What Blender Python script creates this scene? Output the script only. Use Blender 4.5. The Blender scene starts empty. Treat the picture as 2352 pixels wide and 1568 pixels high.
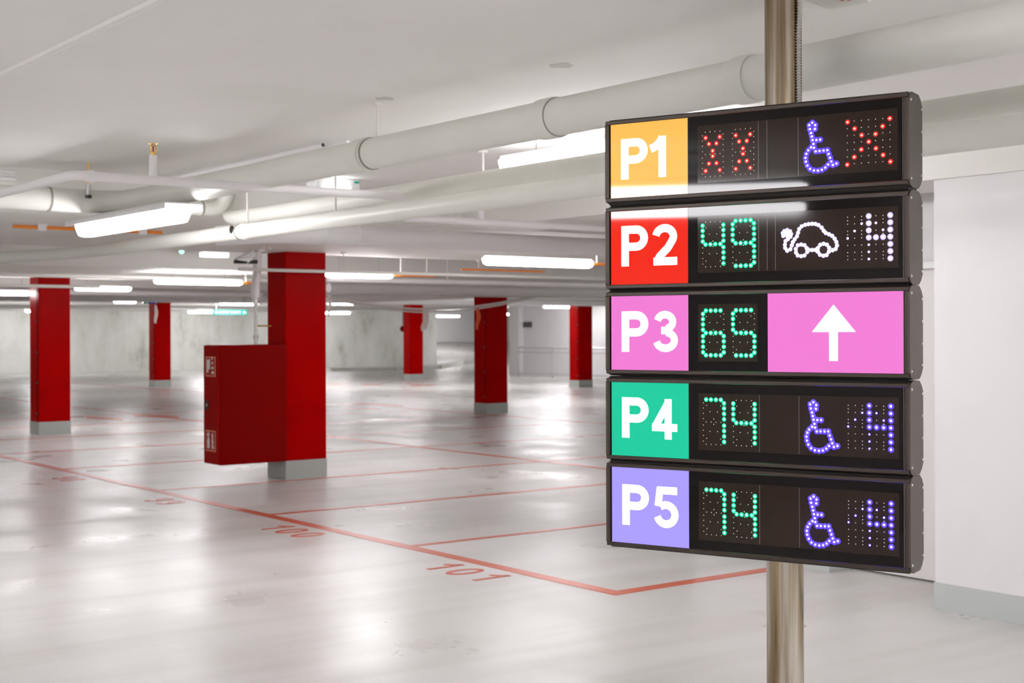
import bpy, bmesh, math, random
from mathutils import Vector, Matrix
random.seed(7)
scn = bpy.context.scene
COL = scn.collection

# ------------------------------------------------------------------ camera, world, exposure
F = 3200.0                      # focal length in pixels of a 2352x1568 frame
TH = math.atan(2425 / 3200.0)   # yaw of the camera against the building grid
CC, SS = math.cos(TH), math.sin(TH)
ROLL = 0.0035
HOR = 760.0
EYE = 1.6
cam_d = bpy.data.cameras.new('camera'); cam = bpy.data.objects.new('camera', cam_d); COL.objects.link(cam)
cam_d.sensor_width = 36.0
cam_d.lens = 36.0 * F / 2352.0
cam_d.shift_y = -(784.0 - HOR) / 2352.0
cam_d.clip_start = 0.05; cam_d.clip_end = 300
fwd = Vector((SS, CC, 0)); right = Vector((CC, -SS, 0)); up = Vector((0, 0, 1))
rt = (right * math.cos(ROLL) - up * math.sin(ROLL)).normalized()
upv = rt.cross(fwd).normalized()
M = Matrix((rt, upv, -fwd)).transposed().to_4x4()
M.translation = Vector((0, 0, EYE))
cam.matrix_world = M
cam_d.dof.use_dof = True
cam_d.dof.focus_distance = 4.25
cam_d.dof.aperture_fstop = 6.3
scn.camera = cam

world = bpy.data.worlds.new('world'); scn.world = world
world.use_nodes = True
world.node_tree.nodes['Background'].inputs[0].default_value = (0.9, 0.93, 1.0, 1)
world.node_tree.nodes['Background'].inputs[1].default_value = 0.6
scn.view_settings.view_transform = 'Standard'
scn.view_settings.look = 'None'
scn.view_settings.gamma = 1.0
scn.view_settings.use_curve_mapping = False
scn.view_settings.exposure = 0.0
scn.cycles.use_denoising = True
scn.cycles.use_adaptive_sampling = True
scn.cycles.adaptive_threshold = 0.02
scn.cycles.max_bounces = 8
scn.cycles.diffuse_bounces = 6
scn.cycles.glossy_bounces = 4
scn.cycles.sample_clamp_indirect = 6.0
scn.cycles.caustics_reflective = False
scn.cycles.caustics_refractive = False
LAMP = 45.0                      # radiance of the lamp diffusers

# ------------------------------------------------------------------ photo pixel -> point helpers
def ray(px, py):
    x = px - ROLL * (py - 784); y = py + ROLL * (px - 1176)
    X = (x - 1176) / F; Z = (HOR - y) / F
    return Vector((X * CC + SS, -X * SS + CC, Z))
def on_z(px, py, z=0.0):
    r = ray(px, py); t = (z - EYE) / r.z
    return Vector((r.x * t, r.y * t, z))
def on_x(px, py, b):
    r = ray(px, py); t = b / r.x
    return Vector((b, r.y * t, EYE + r.z * t))
def on_y(px, py, a):
    r = ray(px, py); t = a / r.y
    return Vector((r.x * t, a, EYE + r.z * t))

def b_at(px, y, a): return on_y(px, y, a).x

# ------------------------------------------------------------------ materials
def mat(name, col, rough=0.5, metal=0.0, spec=0.5, noise=None, emit=None, strength=0.0, bump=None, coat=0.0):
    m = bpy.data.materials.new(name); m.use_nodes = True
    nt = m.node_tree; b = nt.nodes['Principled BSDF']
    b.inputs['Base Color'].default_value = (*col, 1)
    b.inputs['Roughness'].default_value = rough
    b.inputs['Metallic'].default_value = metal
    b.inputs['Specular IOR Level'].default_value = spec
    if coat:
        b.inputs['Coat Weight'].default_value = coat; b.inputs['Coat Roughness'].default_value = 0.02
    if noise:                       # (second colour, scale, low, high)
        c2, sc, lo, hi = noise
        tc = nt.nodes.new('ShaderNodeTexCoord'); n = nt.nodes.new('ShaderNodeTexNoise')
        n.inputs['Scale'].default_value = sc; n.inputs['Detail'].default_value = 6
        r = nt.nodes.new('ShaderNodeValToRGB')
        r.color_ramp.elements[0].position = lo; r.color_ramp.elements[0].color = (*c2, 1)
        r.color_ramp.elements[1].position = hi; r.color_ramp.elements[1].color = (*col, 1)
        nt.links.new(tc.outputs['Object'], n.inputs['Vector'])
        nt.links.new(n.outputs['Fac'], r.inputs['Fac']); nt.links.new(r.outputs['Color'], b.inputs['Base Color'])
    if bump:
        tc = nt.nodes.new('ShaderNodeTexCoord'); n = nt.nodes.new('ShaderNodeTexNoise')
        n.inputs['Scale'].default_value = bump[0]; n.inputs['Detail'].default_value = 4
        bp = nt.nodes.new('ShaderNodeBump'); bp.inputs['Strength'].default_value = bump[1]; bp.inputs['Distance'].default_value = 0.02
        nt.links.new(tc.outputs['Object'], n.inputs['Vector'])
        nt.links.new(n.outputs['Fac'], bp.inputs['Height']); nt.links.new(bp.outputs['Normal'], b.inputs['Normal'])
    if emit:
        b.inputs['Emission Color'].default_value = (*emit, 1); b.inputs['Emission Strength'].default_value = strength
    return m

MT = {}
MT['ceiling'] = mat('ceiling_paint', (0.86, 0.845, 0.82), 0.75, noise=((0.835, 0.82, 0.79), 1.3, 0.35, 0.6), bump=(9, 0.12))
MT['beam'] = mat('beam_paint', (0.86, 0.845, 0.815), 0.7, noise=((0.83, 0.815, 0.78), 1.1, 0.35, 0.62))
MT['wall'] = mat('wall_paint', (0.82, 0.80, 0.81), 0.6, noise=((0.79, 0.77, 0.775), 1.7, 0.3, 0.55), bump=(6, 0.15))
MT['wallbase'] = mat('wall_base_coat', (0.52, 0.55, 0.54), 0.35)
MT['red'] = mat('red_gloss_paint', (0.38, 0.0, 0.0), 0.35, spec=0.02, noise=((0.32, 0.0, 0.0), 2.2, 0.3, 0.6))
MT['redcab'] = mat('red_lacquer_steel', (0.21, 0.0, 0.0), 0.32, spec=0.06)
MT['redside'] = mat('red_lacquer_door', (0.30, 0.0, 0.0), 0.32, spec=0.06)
MT['plinth'] = mat('grey_plinth_coat', (0.42, 0.45, 0.42), 0.3)
MT['pipe'] = mat('white_pipe_paint', (0.79, 0.79, 0.735), 0.42, noise=((0.76, 0.76, 0.70), 3, 0.3, 0.6))
MT['pipew'] = mat('bright_white_pipe', (0.86, 0.84, 0.85), 0.38)
MT['seam'] = mat('pipe_joint_dark', (0.28, 0.27, 0.24), 0.6)  # dark grey of the pipe joint rings
MT['steel'] = mat('galvanised_steel', (0.55, 0.55, 0.54), 0.35, metal=0.8)
MT['brass'] = mat('brass', (0.62, 0.40, 0.08), 0.3, metal=0.9)
MT['glassred'] = mat('red_glass_bulb', (0.5, 0.01, 0.01), 0.1)
MT['housing'] = mat('white_lamp_housing', (0.85, 0.85, 0.85), 0.4)
MT['tube'] = mat('lamp_diffuser', (0.9, 0.9, 0.9), 0.4, emit=(1.0, 0.975, 1.0), strength=LAMP)
MT['tubefar'] = mat('far_lamp_diffuser', (0.9, 0.9, 0.9), 0.4, emit=(1.0, 0.975, 1.0), strength=LAMP * 1.7)
MT['tubedim'] = mat('emergency_diffuser', (0.9, 0.9, 0.9), 0.4, emit=(0.95, 1.0, 1.0), strength=3.0)
MT['orange'] = mat('orange_cable', (0.85, 0.25, 0.02), 0.5)
MT['cable'] = mat('white_cable', (0.80, 0.77, 0.74), 0.5)
MT['tape'] = mat('pale_tape', (0.85, 0.75, 0.68), 0.6)
MT['tapeo'] = mat('orange_tape', (0.80, 0.12, 0.03), 0.6)
MT['black'] = mat('black_plastic', (0.01, 0.01, 0.01), 0.3)
MT['dark'] = mat('dark_metal', (0.06, 0.055, 0.05), 0.5)
MT['green_led'] = mat('green_status_light', (0.1, 0.6, 0.4), 0.3, emit=(0.25, 1.0, 0.75), strength=3.0)
MT['green_tag'] = mat('green_tag', (0.02, 0.4, 0.28), 0.5)
MT['door'] = mat('door_paint', (0.80, 0.775, 0.765), 0.4)
MT['rail'] = mat('railing_metal', (0.62, 0.62, 0.62), 0.35, metal=0.5)
MT['sticker'] = mat('white_pictogram', (0.85, 0.80, 0.78), 0.5)
MT['stickerred'] = mat('pictogram_red', (0.33, 0.01, 0.01), 0.5)
MT['stickeredge'] = mat('pictogram_border', (0.75, 0.30, 0.16), 0.5)
MT['signgreen'] = mat('sign_green', (0.0, 0.25, 0.2), 0.4, emit=(0.0, 0.30, 0.26), strength=0.7)
MT['signtext'] = mat('sign_green_text', (0.7, 0.95, 0.95), 0.4, emit=(0.65, 1.0, 1.0), strength=0.9)
MT['signblue'] = mat('sign_blue', (0.03, 0.05, 0.35), 0.4)
# the stacked sign
MT['bronze'] = mat('bronze_anodised_frame', (0.036, 0.024, 0.016), 0.38, metal=0.35, spec=0.5)
MT['cap'] = mat('bronze_side_plate', (0.065, 0.051, 0.037), 0.42, metal=0.3, noise=((0.055, 0.043, 0.031), 6, 0.3, 0.6))
MT['gap'] = mat('dark_housing', (0.012, 0.008, 0.006), 0.5)
MT['pane'] = mat('black_display_glass', (0.003, 0.001, 0.001), 0.03, spec=0.2)
MT['board'] = mat('led_board_brown', (0.024, 0.014, 0.009), 0.06, spec=0.2, noise=((0.020, 0.012, 0.008), 5, 0.3, 0.65))
MT['edge'] = mat('clear_pane_edge', (0.30, 0.27, 0.26), 0.2)
MT['offled'] = mat('glowing_unlit_led_dot', (0.75, 0.68, 0.62), 0.4, emit=(0.9, 0.8, 0.75), strength=0.45)  # small emission added so the unlit dots read pale
MT['letter'] = mat('backlit_letter', (0.9, 0.9, 0.9), 0.05, emit=(0.97, 0.97, 1.0), strength=1.0)
def tile(name, col, e, s):
    return mat(name, col, 0.03, spec=0.3, emit=e, strength=s)
MT['yellow'] = tile('backlit_yellow', (0.2, 0.10, 0.01), (0.97, 0.50, 0.09), 0.9)
MT['redtile'] = tile('backlit_red', (0.12, 0.0, 0.0), (0.90, 0.018, 0.002), 0.9)
MT['pink'] = tile('backlit_pink', (0.14, 0.03, 0.1), (0.86, 0.20, 0.66), 0.88)
MT['green'] = tile('backlit_green', (0.0, 0.08, 0.05), (0.0, 0.60, 0.34), 0.9)
MT['violet'] = tile('backlit_violet', (0.05, 0.04, 0.15), (0.38, 0.32, 1.0), 0.95)
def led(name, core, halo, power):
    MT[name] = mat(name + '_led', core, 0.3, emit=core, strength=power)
    MT[name + 'h'] = mat(name + '_led_glow_disc', halo, 0.3, emit=halo, strength=0.95)  # wide emissive disc draws the glow around each LED
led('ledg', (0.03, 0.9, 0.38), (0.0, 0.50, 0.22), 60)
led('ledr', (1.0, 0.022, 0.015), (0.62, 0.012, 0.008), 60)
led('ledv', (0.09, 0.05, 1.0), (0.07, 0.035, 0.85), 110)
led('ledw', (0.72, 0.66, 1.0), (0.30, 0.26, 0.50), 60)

def floor_material():
    m = bpy.data.materials.new('floor_coating'); m.use_nodes = True
    nt = m.node_tree; b = nt.nodes['Principled BSDF']; L = nt.links
    tc = nt.nodes.new('ShaderNodeTexCoord')
    n1 = nt.nodes.new('ShaderNodeTexNoise'); n1.inputs['Scale'].default_value = 0.55; n1.inputs['Detail'].default_value = 7; n1.inputs['Roughness'].default_value = 0.6
    n1.inputs['Distortion'].default_value = 0.15
    L.new(tc.outputs['Object'], n1.inputs['Vector'])
    r = nt.nodes.new('ShaderNodeValToRGB')
    e = r.color_ramp.elements
    e[0].position = 0.12; e[0].color = (0.49, 0.485, 0.455, 1)
    e[1].position = 0.80; e[1].color = (0.68, 0.665, 0.66, 1)
    L.new(n1.outputs['Fac'], r.inputs['Fac'])
    # tyre marks: long thin streaks, slightly darker
    mp = nt.nodes.new('ShaderNodeMapping'); mp.inputs['Rotation'].default_value = (0, 0, math.radians(-32)); mp.inputs['Scale'].default_value = (0.25, 3.2, 1)
    L.new(tc.outputs['Object'], mp.inputs['Vector'])
    n2 = nt.nodes.new('ShaderNodeTexNoise'); n2.inputs['Scale'].default_value = 1.0; n2.inputs['Detail'].default_value = 4
    L.new(mp.outputs['Vector'], n2.inputs['Vector'])
    r2 = nt.nodes.new('ShaderNodeValToRGB'); r2.color_ramp.elements[0].position = 0.28; r2.color_ramp.elements[0].color = (0.88, 0.865, 0.85, 1)
    r2.color_ramp.elements[1].position = 0.54; r2.color_ramp.elements[1].color = (1, 1, 1, 1)
    L.new(n2.outputs['Fac'], r2.inputs['Fac'])
    mx = nt.nodes.new('ShaderNodeMix'); mx.data_type = 'RGBA'; mx.blend_type = 'MULTIPLY'; mx.inputs[0].default_value = 1.0
    L.new(r.outputs['Color'], mx.inputs[6]); L.new(r2.outputs['Color'], mx.inputs[7])
    L.new(mx.outputs[2], b.inputs['Base Color'])
    n3 = nt.nodes.new('ShaderNodeTexNoise'); n3.inputs['Scale'].default_value = 1.1; n3.inputs['Detail'].default_value = 5; n3.inputs['Distortion'].default_value = 0.2
    L.new(tc.outputs['Object'], n3.inputs['Vector'])
    mr = nt.nodes.new('ShaderNodeMapRange'); mr.inputs['From Min'].default_value = 0.3; mr.inputs['From Max'].default_value = 0.7
    mr.inputs['To Min'].default_value = 0.25; mr.inputs['To Max'].default_value = 0.42
    L.new(n3.outputs['Fac'], mr.inputs['Value']); L.new(mr.outputs['Result'], b.inputs['Roughness'])
    b.inputs['Specular IOR Level'].default_value = 0.5
    return m
MT['floor'] = floor_material()
def line_mat(name, c1, c2):
    return mat(name, c1, 0.3, noise=(c2, 2.5, 0.35, 0.6))
MT['line'] = line_mat('orange_red_line_paint', (0.54, 0.070, 0.018), (0.53, 0.115, 0.05))
def concrete_mat():
    m = mat('raw_concrete', (0.70, 0.70, 0.66), 0.8)
    nt = m.node_tree; L = nt.links; b = nt.nodes['Principled BSDF']
    tc = nt.nodes.new('ShaderNodeTexCoord')
    mp = nt.nodes.new('ShaderNodeMapping'); mp.inputs['Scale'].default_value = (1, 1, 0.45); L.new(tc.outputs['Object'], mp.inputs['Vector'])
    n = nt.nodes.new('ShaderNodeTexNoise'); n.inputs['Scale'].default_value = 0.9; n.inputs['Detail'].default_value = 9; n.inputs['Roughness'].default_value = 0.65
    L.new(mp.outputs['Vector'], n.inputs['Vector'])
    r = nt.nodes.new('ShaderNodeValToRGB'); e = r.color_ramp.elements
    e[0].position = 0.28; e[0].color = (0.42, 0.43, 0.37, 1); e[1].position = 0.60; e[1].color = (0.80, 0.80, 0.77, 1)
    k = e.new(0.42); k.color = (0.68, 0.69, 0.64, 1)
    L.new(n.outputs['Fac'], r.inputs['Fac']); L.new(r.outputs['Color'], b.inputs['Base Color'])
    return m
MT['concrete'] = concrete_mat()
def pole_mat():
    m = mat('stained_steel_painted_reflections', (0.55, 0.50, 0.42), 0.10, metal=1.0)
    nt = m.node_tree; L = nt.links; b = nt.nodes['Principled BSDF']
    tc = nt.nodes.new('ShaderNodeTexCoord')
    mp = nt.nodes.new('ShaderNodeMapping'); mp.inputs['Scale'].default_value = (26, 26, 0.9); L.new(tc.outputs['Object'], mp.inputs['Vector'])
    n = nt.nodes.new('ShaderNodeTexNoise'); n.inputs['Scale'].default_value = 1.0; n.inputs['Detail'].default_value = 5
    L.new(mp.outputs['Vector'], n.inputs['Vector'])
    r = nt.nodes.new('ShaderNodeValToRGB'); e = r.color_ramp.elements
    e[0].position = 0.38; e[0].color = (0.17, 0.115, 0.06, 1); e[1].position = 0.66; e[1].color = (0.62, 0.58, 0.52, 1)  # streaks hold stains plus brown and pale reflections painted into the colour
    k = e.new(0.52); k.color = (0.34, 0.27, 0.18, 1)
    L.new(n.outputs['Fac'], r.inputs['Fac']); L.new(r.outputs['Color'], b.inputs['Base Color'])
    return m
MT['pole'] = pole_mat()

# ------------------------------------------------------------------ mesh helpers
class MB:
    def __init__(s): s.v = []; s.f = []
    def add(s, v, f):
        o = len(s.v); s.v += [tuple(p) for p in v]; s.f += [tuple(i + o for i in q) for q in f]
        return s
    def box(s, x0, x1, y0, y1, z0, z1):
        return s.add([(x0, y0, z0), (x1, y0, z0), (x1, y1, z0), (x0, y1, z0), (x0, y0, z1), (x1, y0, z1), (x1, y1, z1), (x0, y1, z1)],
                     [(3, 2, 1, 0), (4, 5, 6, 7), (0, 1, 5, 4), (1, 2, 6, 5), (2, 3, 7, 6), (3, 0, 4, 7)])
    def prism(s, poly, axis, t0, t1):
        """poly of (p, q) pairs extruded along axis 0/1/2 from t0 to t1"""
        n = len(poly)
        def P(p, q, t):
            return {0: (t, p, q), 1: (p, t, q), 2: (p, q, t)}[axis]
        v = [P(p, q, t0) for p, q in poly] + [P(p, q, t1) for p, q in poly]
        f = [tuple(range(n))[::-1], tuple(range(n, 2 * n))] + [(i, (i + 1) % n, n + (i + 1) % n, n + i) for i in range(n)]
        return s.add(v, f)
    def tube(s, pts, r, seg=20, cap=True):
        pts = [Vector(p) for p in pts]; n = len(pts)
        rr = r if isinstance(r, (list, tuple)) else [r] * n
        prev = None; v = []; f = []
        for i, p in enumerate(pts):
            d = (pts[min(i + 1, n - 1)] - pts[max(i - 1, 0)]).normalized()
            if prev is None:
                a = Vector((0, 0, 1)) if abs(d.z) < 0.9 else Vector((1, 0, 0))
                prev = (a - d * a.dot(d)).normalized()
            else:
                prev = (prev - d * prev.dot(d)).normalized()
            q = d.cross(prev)
            for k in range(seg):
                t = 2 * math.pi * k / seg
                v.append(p + (prev * math.cos(t) + q * math.sin(t)) * rr[i])
        for i in range(n - 1):
            for k in range(seg):
                a = i * seg + k; b = i * seg + (k + 1) % seg
                f.append((a, b, b + seg, a + seg))
        if cap:
            f.append(tuple(range(seg))[::-1]); f.append(tuple(range((n - 1) * seg, n * seg)))
        return s.add(v, f)
    def dome(s, c, r, axis=(0, -1, 0), seg=8, rings=2, flat=0.7):
        c = Vector(c); a = Vector(axis).normalized()
        u = a.orthogonal().normalized(); w = a.cross(u)
        v = []; f = []
        for i in range(rings):
            t = math.pi / 2 * i / rings
            for k in range(seg):
                p = 2 * math.pi * k / seg
                v.append(c + (u * math.cos(p) + w * math.sin(p)) * r * math.cos(t) + a * r * flat * math.sin(t))
        v.append(c + a * r * flat)
        for i in range(rings - 1):
            for k in range(seg):
                f.append((i * seg + k, i * seg + (k + 1) % seg, (i + 1) * seg + (k + 1) % seg, (i + 1) * seg + k))
        for k in range(seg):
            f.append(((rings - 1) * seg + k, (rings - 1) * seg + (k + 1) % seg, rings * seg))
        return s.add(v, f)
    def build(s, name, m, parent=None, smooth=False, bevel=0, fix=True):
        me = bpy.data.meshes.new(name); me.from_pydata(s.v, [], s.f); me.update()
        if fix:
            bm = bmesh.new(); bm.from_mesh(me); bmesh.ops.recalc_face_normals(bm, faces=bm.faces)
            if bevel:
                bmesh.ops.bevel(bm, geom=[e for e in bm.edges if e.calc_face_angle(0) > 0.5], offset=bevel, segments=2, affect='EDGES', profile=0.5)
            bm.to_mesh(me); bm.free()
        me.materials.append(MT[m] if isinstance(m, str) else m)
        o = bpy.data.objects.new(name, me); COL.objects.link(o)
        if parent: o.parent = parent
        if smooth:
            me.polygons.foreach_set('use_smooth', [True] * len(me.polygons))
            try:
                me.set_sharp_from_angle(angle=math.radians(38))
            except Exception:
                pass
        return o

def tag(o, label, cat, group=None, kind=None):
    if kind: o['kind'] = kind
    else: o['category'] = cat
    if label: o['label'] = label
    if group: o['group'] = group
    return o
def thing(name, loc, label, cat, rz=0.0, group=None):
    o = bpy.data.objects.new(name, None); COL.objects.link(o)
    o.empty_display_size = 0.1
    o.location = loc; o.rotation_euler = (0, 0, rz)
    return tag(o, label, cat, group)
def structure(name, mb, m, **k):
    o = mb.build(name, m, **k); o['kind'] = 'structure'; return o
def fillet(pts, r, n=7):
    pts = [Vector(p) for p in pts]; out = [pts[0]]
    for i in range(1, len(pts) - 1):
        a, b, c = pts[i - 1], pts[i], pts[i + 1]
        d1 = (a - b).normalized(); d2 = (c - b).normalized()
        p1 = b + d1 * r; p2 = b + d2 * r
        for k in range(n + 1):
            t = k / n
            out.append(p1 * (1 - t) ** 2 + b * 2 * t * (1 - t) + p2 * t ** 2)
    out.append(pts[-1]); return out

# ------------------------------------------------------------------ room shell
SLAB = 2.72; BEAM = 2.47
B0, B1, A0, A1 = -7.0, 31.2, -6.0, 55.5
structure('floor', MB().box(B0 - 0.3, 52, A0 - 0.3, 64, -0.2, 0), 'floor')
structure('ceiling', MB().box(B0 - 0.3, 52, A0 - 0.3, 64, SLAB, SLAB + 0.25), 'ceiling')
for i, (a0, a1) in enumerate([(9.55, 13.95), (17.9, 22.3), (26.2, 30.7), (34.5, 39.0), (42.8, 47.3), (51.1, 55.5)]):
    structure('ceiling_beam' if i == 0 else 'ceiling_beam.%03d' % i, MB().box(B0, B1, a0, a1, BEAM, SLAB), 'beam')
structure('wall_back', MB().box(B0 - 0.3, 7.4, A0 - 0.3, A0, 0, SLAB), 'wall')
structure('wall_left', MB().box(B0 - 0.3, B0, A0, 64, 0, SLAB), 'wall')
# protruding white wall on the right, with its base coat band
structure('wall_right', MB().box(6.75, 7.35, A0, 4.9, 0.155, 2.456), 'wall')
structure('baseboard_right', MB().box(6.744, 7.35, A0, 4.906, 0, 0.155), 'wallbase')
structure('trim_1', MB().box(6.72, 7.35, A0, 9.55, 2.456, SLAB), 'beam')
# recessed side: wall block with door and the wall beyond it
structure('wall_recess', MB().box(7.43, 7.9, A0, 6.06, 2.03, SLAB).box(7.43, 7.9, A0, 3.9, 0, 2.03), 'wall')
structure('wall_block', MB().box(7.21, 9.6, 6.06, 7.3, 0.155, 2.62), 'wall')
structure('baseboard_block', MB().box(7.204, 9.6, 6.054, 7.306, 0, 0.155), 'wallbase')
d1 = structure('door_1', MB().box(7.44, 7.5, 3.9, 6.06, 0.012, 2.03), 'door')
MB().box(7.40, 7.44, 4.3, 5.95, 1.985, 2.03).build('door_track', 'rail', d1)
# far concrete wall, its pilaster and the ramp side
structure('wall_far', MB().box(B0, on_y(1003, 800, A1).x, A1, A1 + 0.4, 0, SLAB), 'concrete')
structure('wall_far_panel', MB().box(B0, on_y(948, 800, A1 - .5).x, A1 - 0.5, A1, 0, SLAB), 'concrete')
structure('wall_far_right', MB().box(31.2, 31.6, 8.0, 40.5, 0, SLAB), 'wall')
structure('wall_pier', MB().box(31.0, 31.6, 40.5, 41.1, 0, SLAB), 'wall')
structure('wall_ramp', MB().box(50.0, 50.4, 30.0, 64, 0, SLAB), 'wall')
structure('wall_ramp_end', MB().box(24.0, 50.0, 63.6, 64, 0, SLAB), 'wall')
structure('trim_2', MB().prism([(1.865, SLAB + .01), (1.865, SLAB), (1.88, SLAB - .007), (1.905, SLAB - .007), (1.92, SLAB), (1.92, SLAB + .01)], 1, 0.0, 9.55), 'ceiling')
rz_ = on_y(1040, 786, 63.5).z
structure('floor_ramp', MB().prism([(56.5, 0), (63.6, 0), (63.6, rz_), ], 0, 30.0, 50.0), 'floor')
# curved kerb of the ramp
kp = [on_z(x, y) for x, y in [(760, 852), (900, 850), (1000, 846), (1050, 838), (1062, 832)]]
kb = MB()
for i in range(len(kp) - 1):
    a, b = kp[i], kp[i + 1]; d = (b - a).normalized(); n = Vector((-d.y, d.x, 0)) * 0.25
    kb.add([a - n, b - n, b + n, a + n, a - n + Vector((0, 0, .14)), b - n + Vector((0, 0, .14)), b + n + Vector((0, 0, .14)), a + n + Vector((0, 0, .14))],
           [(3, 2, 1, 0), (4, 5, 6, 7), (0, 1, 5, 4), (1, 2, 6, 5), (2, 3, 7, 6), (3, 0, 4, 7)])
tag(kb.build('kerb', 'concrete'), 'low grey curved concrete kerb at the foot of the far ramp', 'kerb')
# ceiling blemishes and hook
hk = on_z(781, 42, SLAB)
hm = MB().tube([hk + Vector((math.cos(t) * 0.008, math.sin(t) * -0.0, -0.03 + math.sin(t) * 0.017)) for t in [k * math.pi / 8 for k in range(17)]], 0.0018, 6)
hm.tube([hk, hk + Vector((0, 0, -0.016))], 0.002, 6)
tag(hm.build('ceiling_hook', 'cable', smooth=True), 'tiny white wire hook hanging alone from the open ceiling slab', 'hook')
MT['spot'] = mat('ceiling_repair_patch', (0.60, 0.585, 0.55), 0.8)
for (px, py, r, lab) in [(1290, 150, 0.05, 'small grey repair patch on the ceiling, larger one nearer the steel pole'),
                         (885, 226, 0.045, 'faint grey repair patch on the ceiling above the large pipe\'s hanger')]:
    c = on_z(px, py, SLAB)
    pm = MB()
    ring = [(c.x + r * (1 + .15 * math.sin(5 * t)) * math.cos(t), c.y + r * (1 + .2 * math.cos(3 * t)) * math.sin(t)) for t in [k * math.pi / 12 for k in range(24)]]
    pm.prism(ring, 2, SLAB - 0.002, SLAB + 0.004)
    tag(pm.build('repair_patch', 'spot'), lab, 'patch')

# ------------------------------------------------------------------ painted floor markings
def strip(p, q, w, h=0.003):
    p = Vector(p); q = Vector(q); d = (q - p).normalized(); n = Vector((-d.y, d.x, 0)) * w / 2
    z = Vector((0, 0, h))
    return ([p - n, q - n, q + n, p + n, p - n + z, q - n + z, q + n + z, p + n + z],
            [(3, 2, 1, 0), (4, 5, 6, 7), (0, 1, 5, 4), (1, 2, 6, 5), (2, 3, 7, 6), (3, 0, 4, 7)])
LN = 'painted bay lines'
def fline(p, q, label, w=0.09, h=0.003):
    tag(MB().add(*strip(p, q, w, h)).build('parking_line', 'line'), label, 'floor marking', LN)
fline((5.63, 6.35, 0), (5.63, 46, 0), 'long orange-red floor line nearest the camera, running past numbers 100 and 101', 0.10)
fline((10.62, 6.35, 0), (10.62, 46, 0), 'second long orange-red floor line, crossing the bays behind the red hose cabinet', 0.09)
fline((15.75, 6.35, 0), (15.75, 46, 0), 'third long orange-red floor line, passing the foot of the middle red pillar', 0.09)
fline((5.585, 6.39, 0), (10.62, 6.39, 0), 'orange-red bay line from the front corner to the steel pole', 0.10, 0.0035)
names = ['bay line meeting the long front line between numbers 100 and 101', 'bay line meeting the long front line just above number 100',
         'bay line passing the front foot of the pillar with the hose cabinet', 'bay line passing behind the red hose cabinet',
         'faint bay line under the left pillar\'s reflection', 'thin bay line just in front of the left pillar', 'thin bay line level with the left pillar',
         'thin distant bay line, next behind the left pillar', 'farthest thin bay line between the long lines']
for a, nm in zip([8.73, 11.0, 13.40, 16.2, 18.7, 21.2, 23.7, 26.2, 28.7], names):
    fline((5.63, a, 0), (15.75, a, 0), 'orange-red ' + nm if nm[0] == 'b' else nm, 0.07, 0.0025)

def stroke(mb, pts, w, flat):
    """strip of width w along 2D centreline; flat(x, y, k) maps to 3D on layer k"""
    P = [Vector((p[0], p[1])) for p in pts]; n = len(P); Lf = []; Rt = []
    for i in range(n):
        if i == 0: d = (P[1] - P[0]).normalized(); m = 1
        elif i == n - 1: d = (P[-1] - P[-2]).normalized(); m = 1
        else:
            d1 = (P[i] - P[i - 1]).normalized(); d2 = (P[i + 1] - P[i]).normalized(); d = (d1 + d2).normalized(); m = 1 / max(0.45, d.dot(d1))
        nn = Vector((-d.y, d.x)) * w / 2 * m
        Lf.append(P[i] + nn); Rt.append(P[i] - nn)
    for i in range(n - 1):
        q = [Lf[i], Lf[i + 1], Rt[i + 1], Rt[i]]
        v = [flat(a.x, a.y, 0) for a in q] + [flat(a.x, a.y, 1) for a in q]
        mb.add(v, [(0, 1, 2, 3), (7, 6, 5, 4), (0, 4, 5, 1), (1, 5, 6, 2), (2, 6, 7, 3), (3, 7, 4, 0)])
def arc(cx, cy, rx, ry, t0, t1, n=14):
    return [(cx + rx * math.cos(math.radians(t0 + (t1 - t0) * k / n)), cy + ry * math.sin(math.radians(t0 + (t1 - t0) * k / n))) for k in range(n + 1)]
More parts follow.
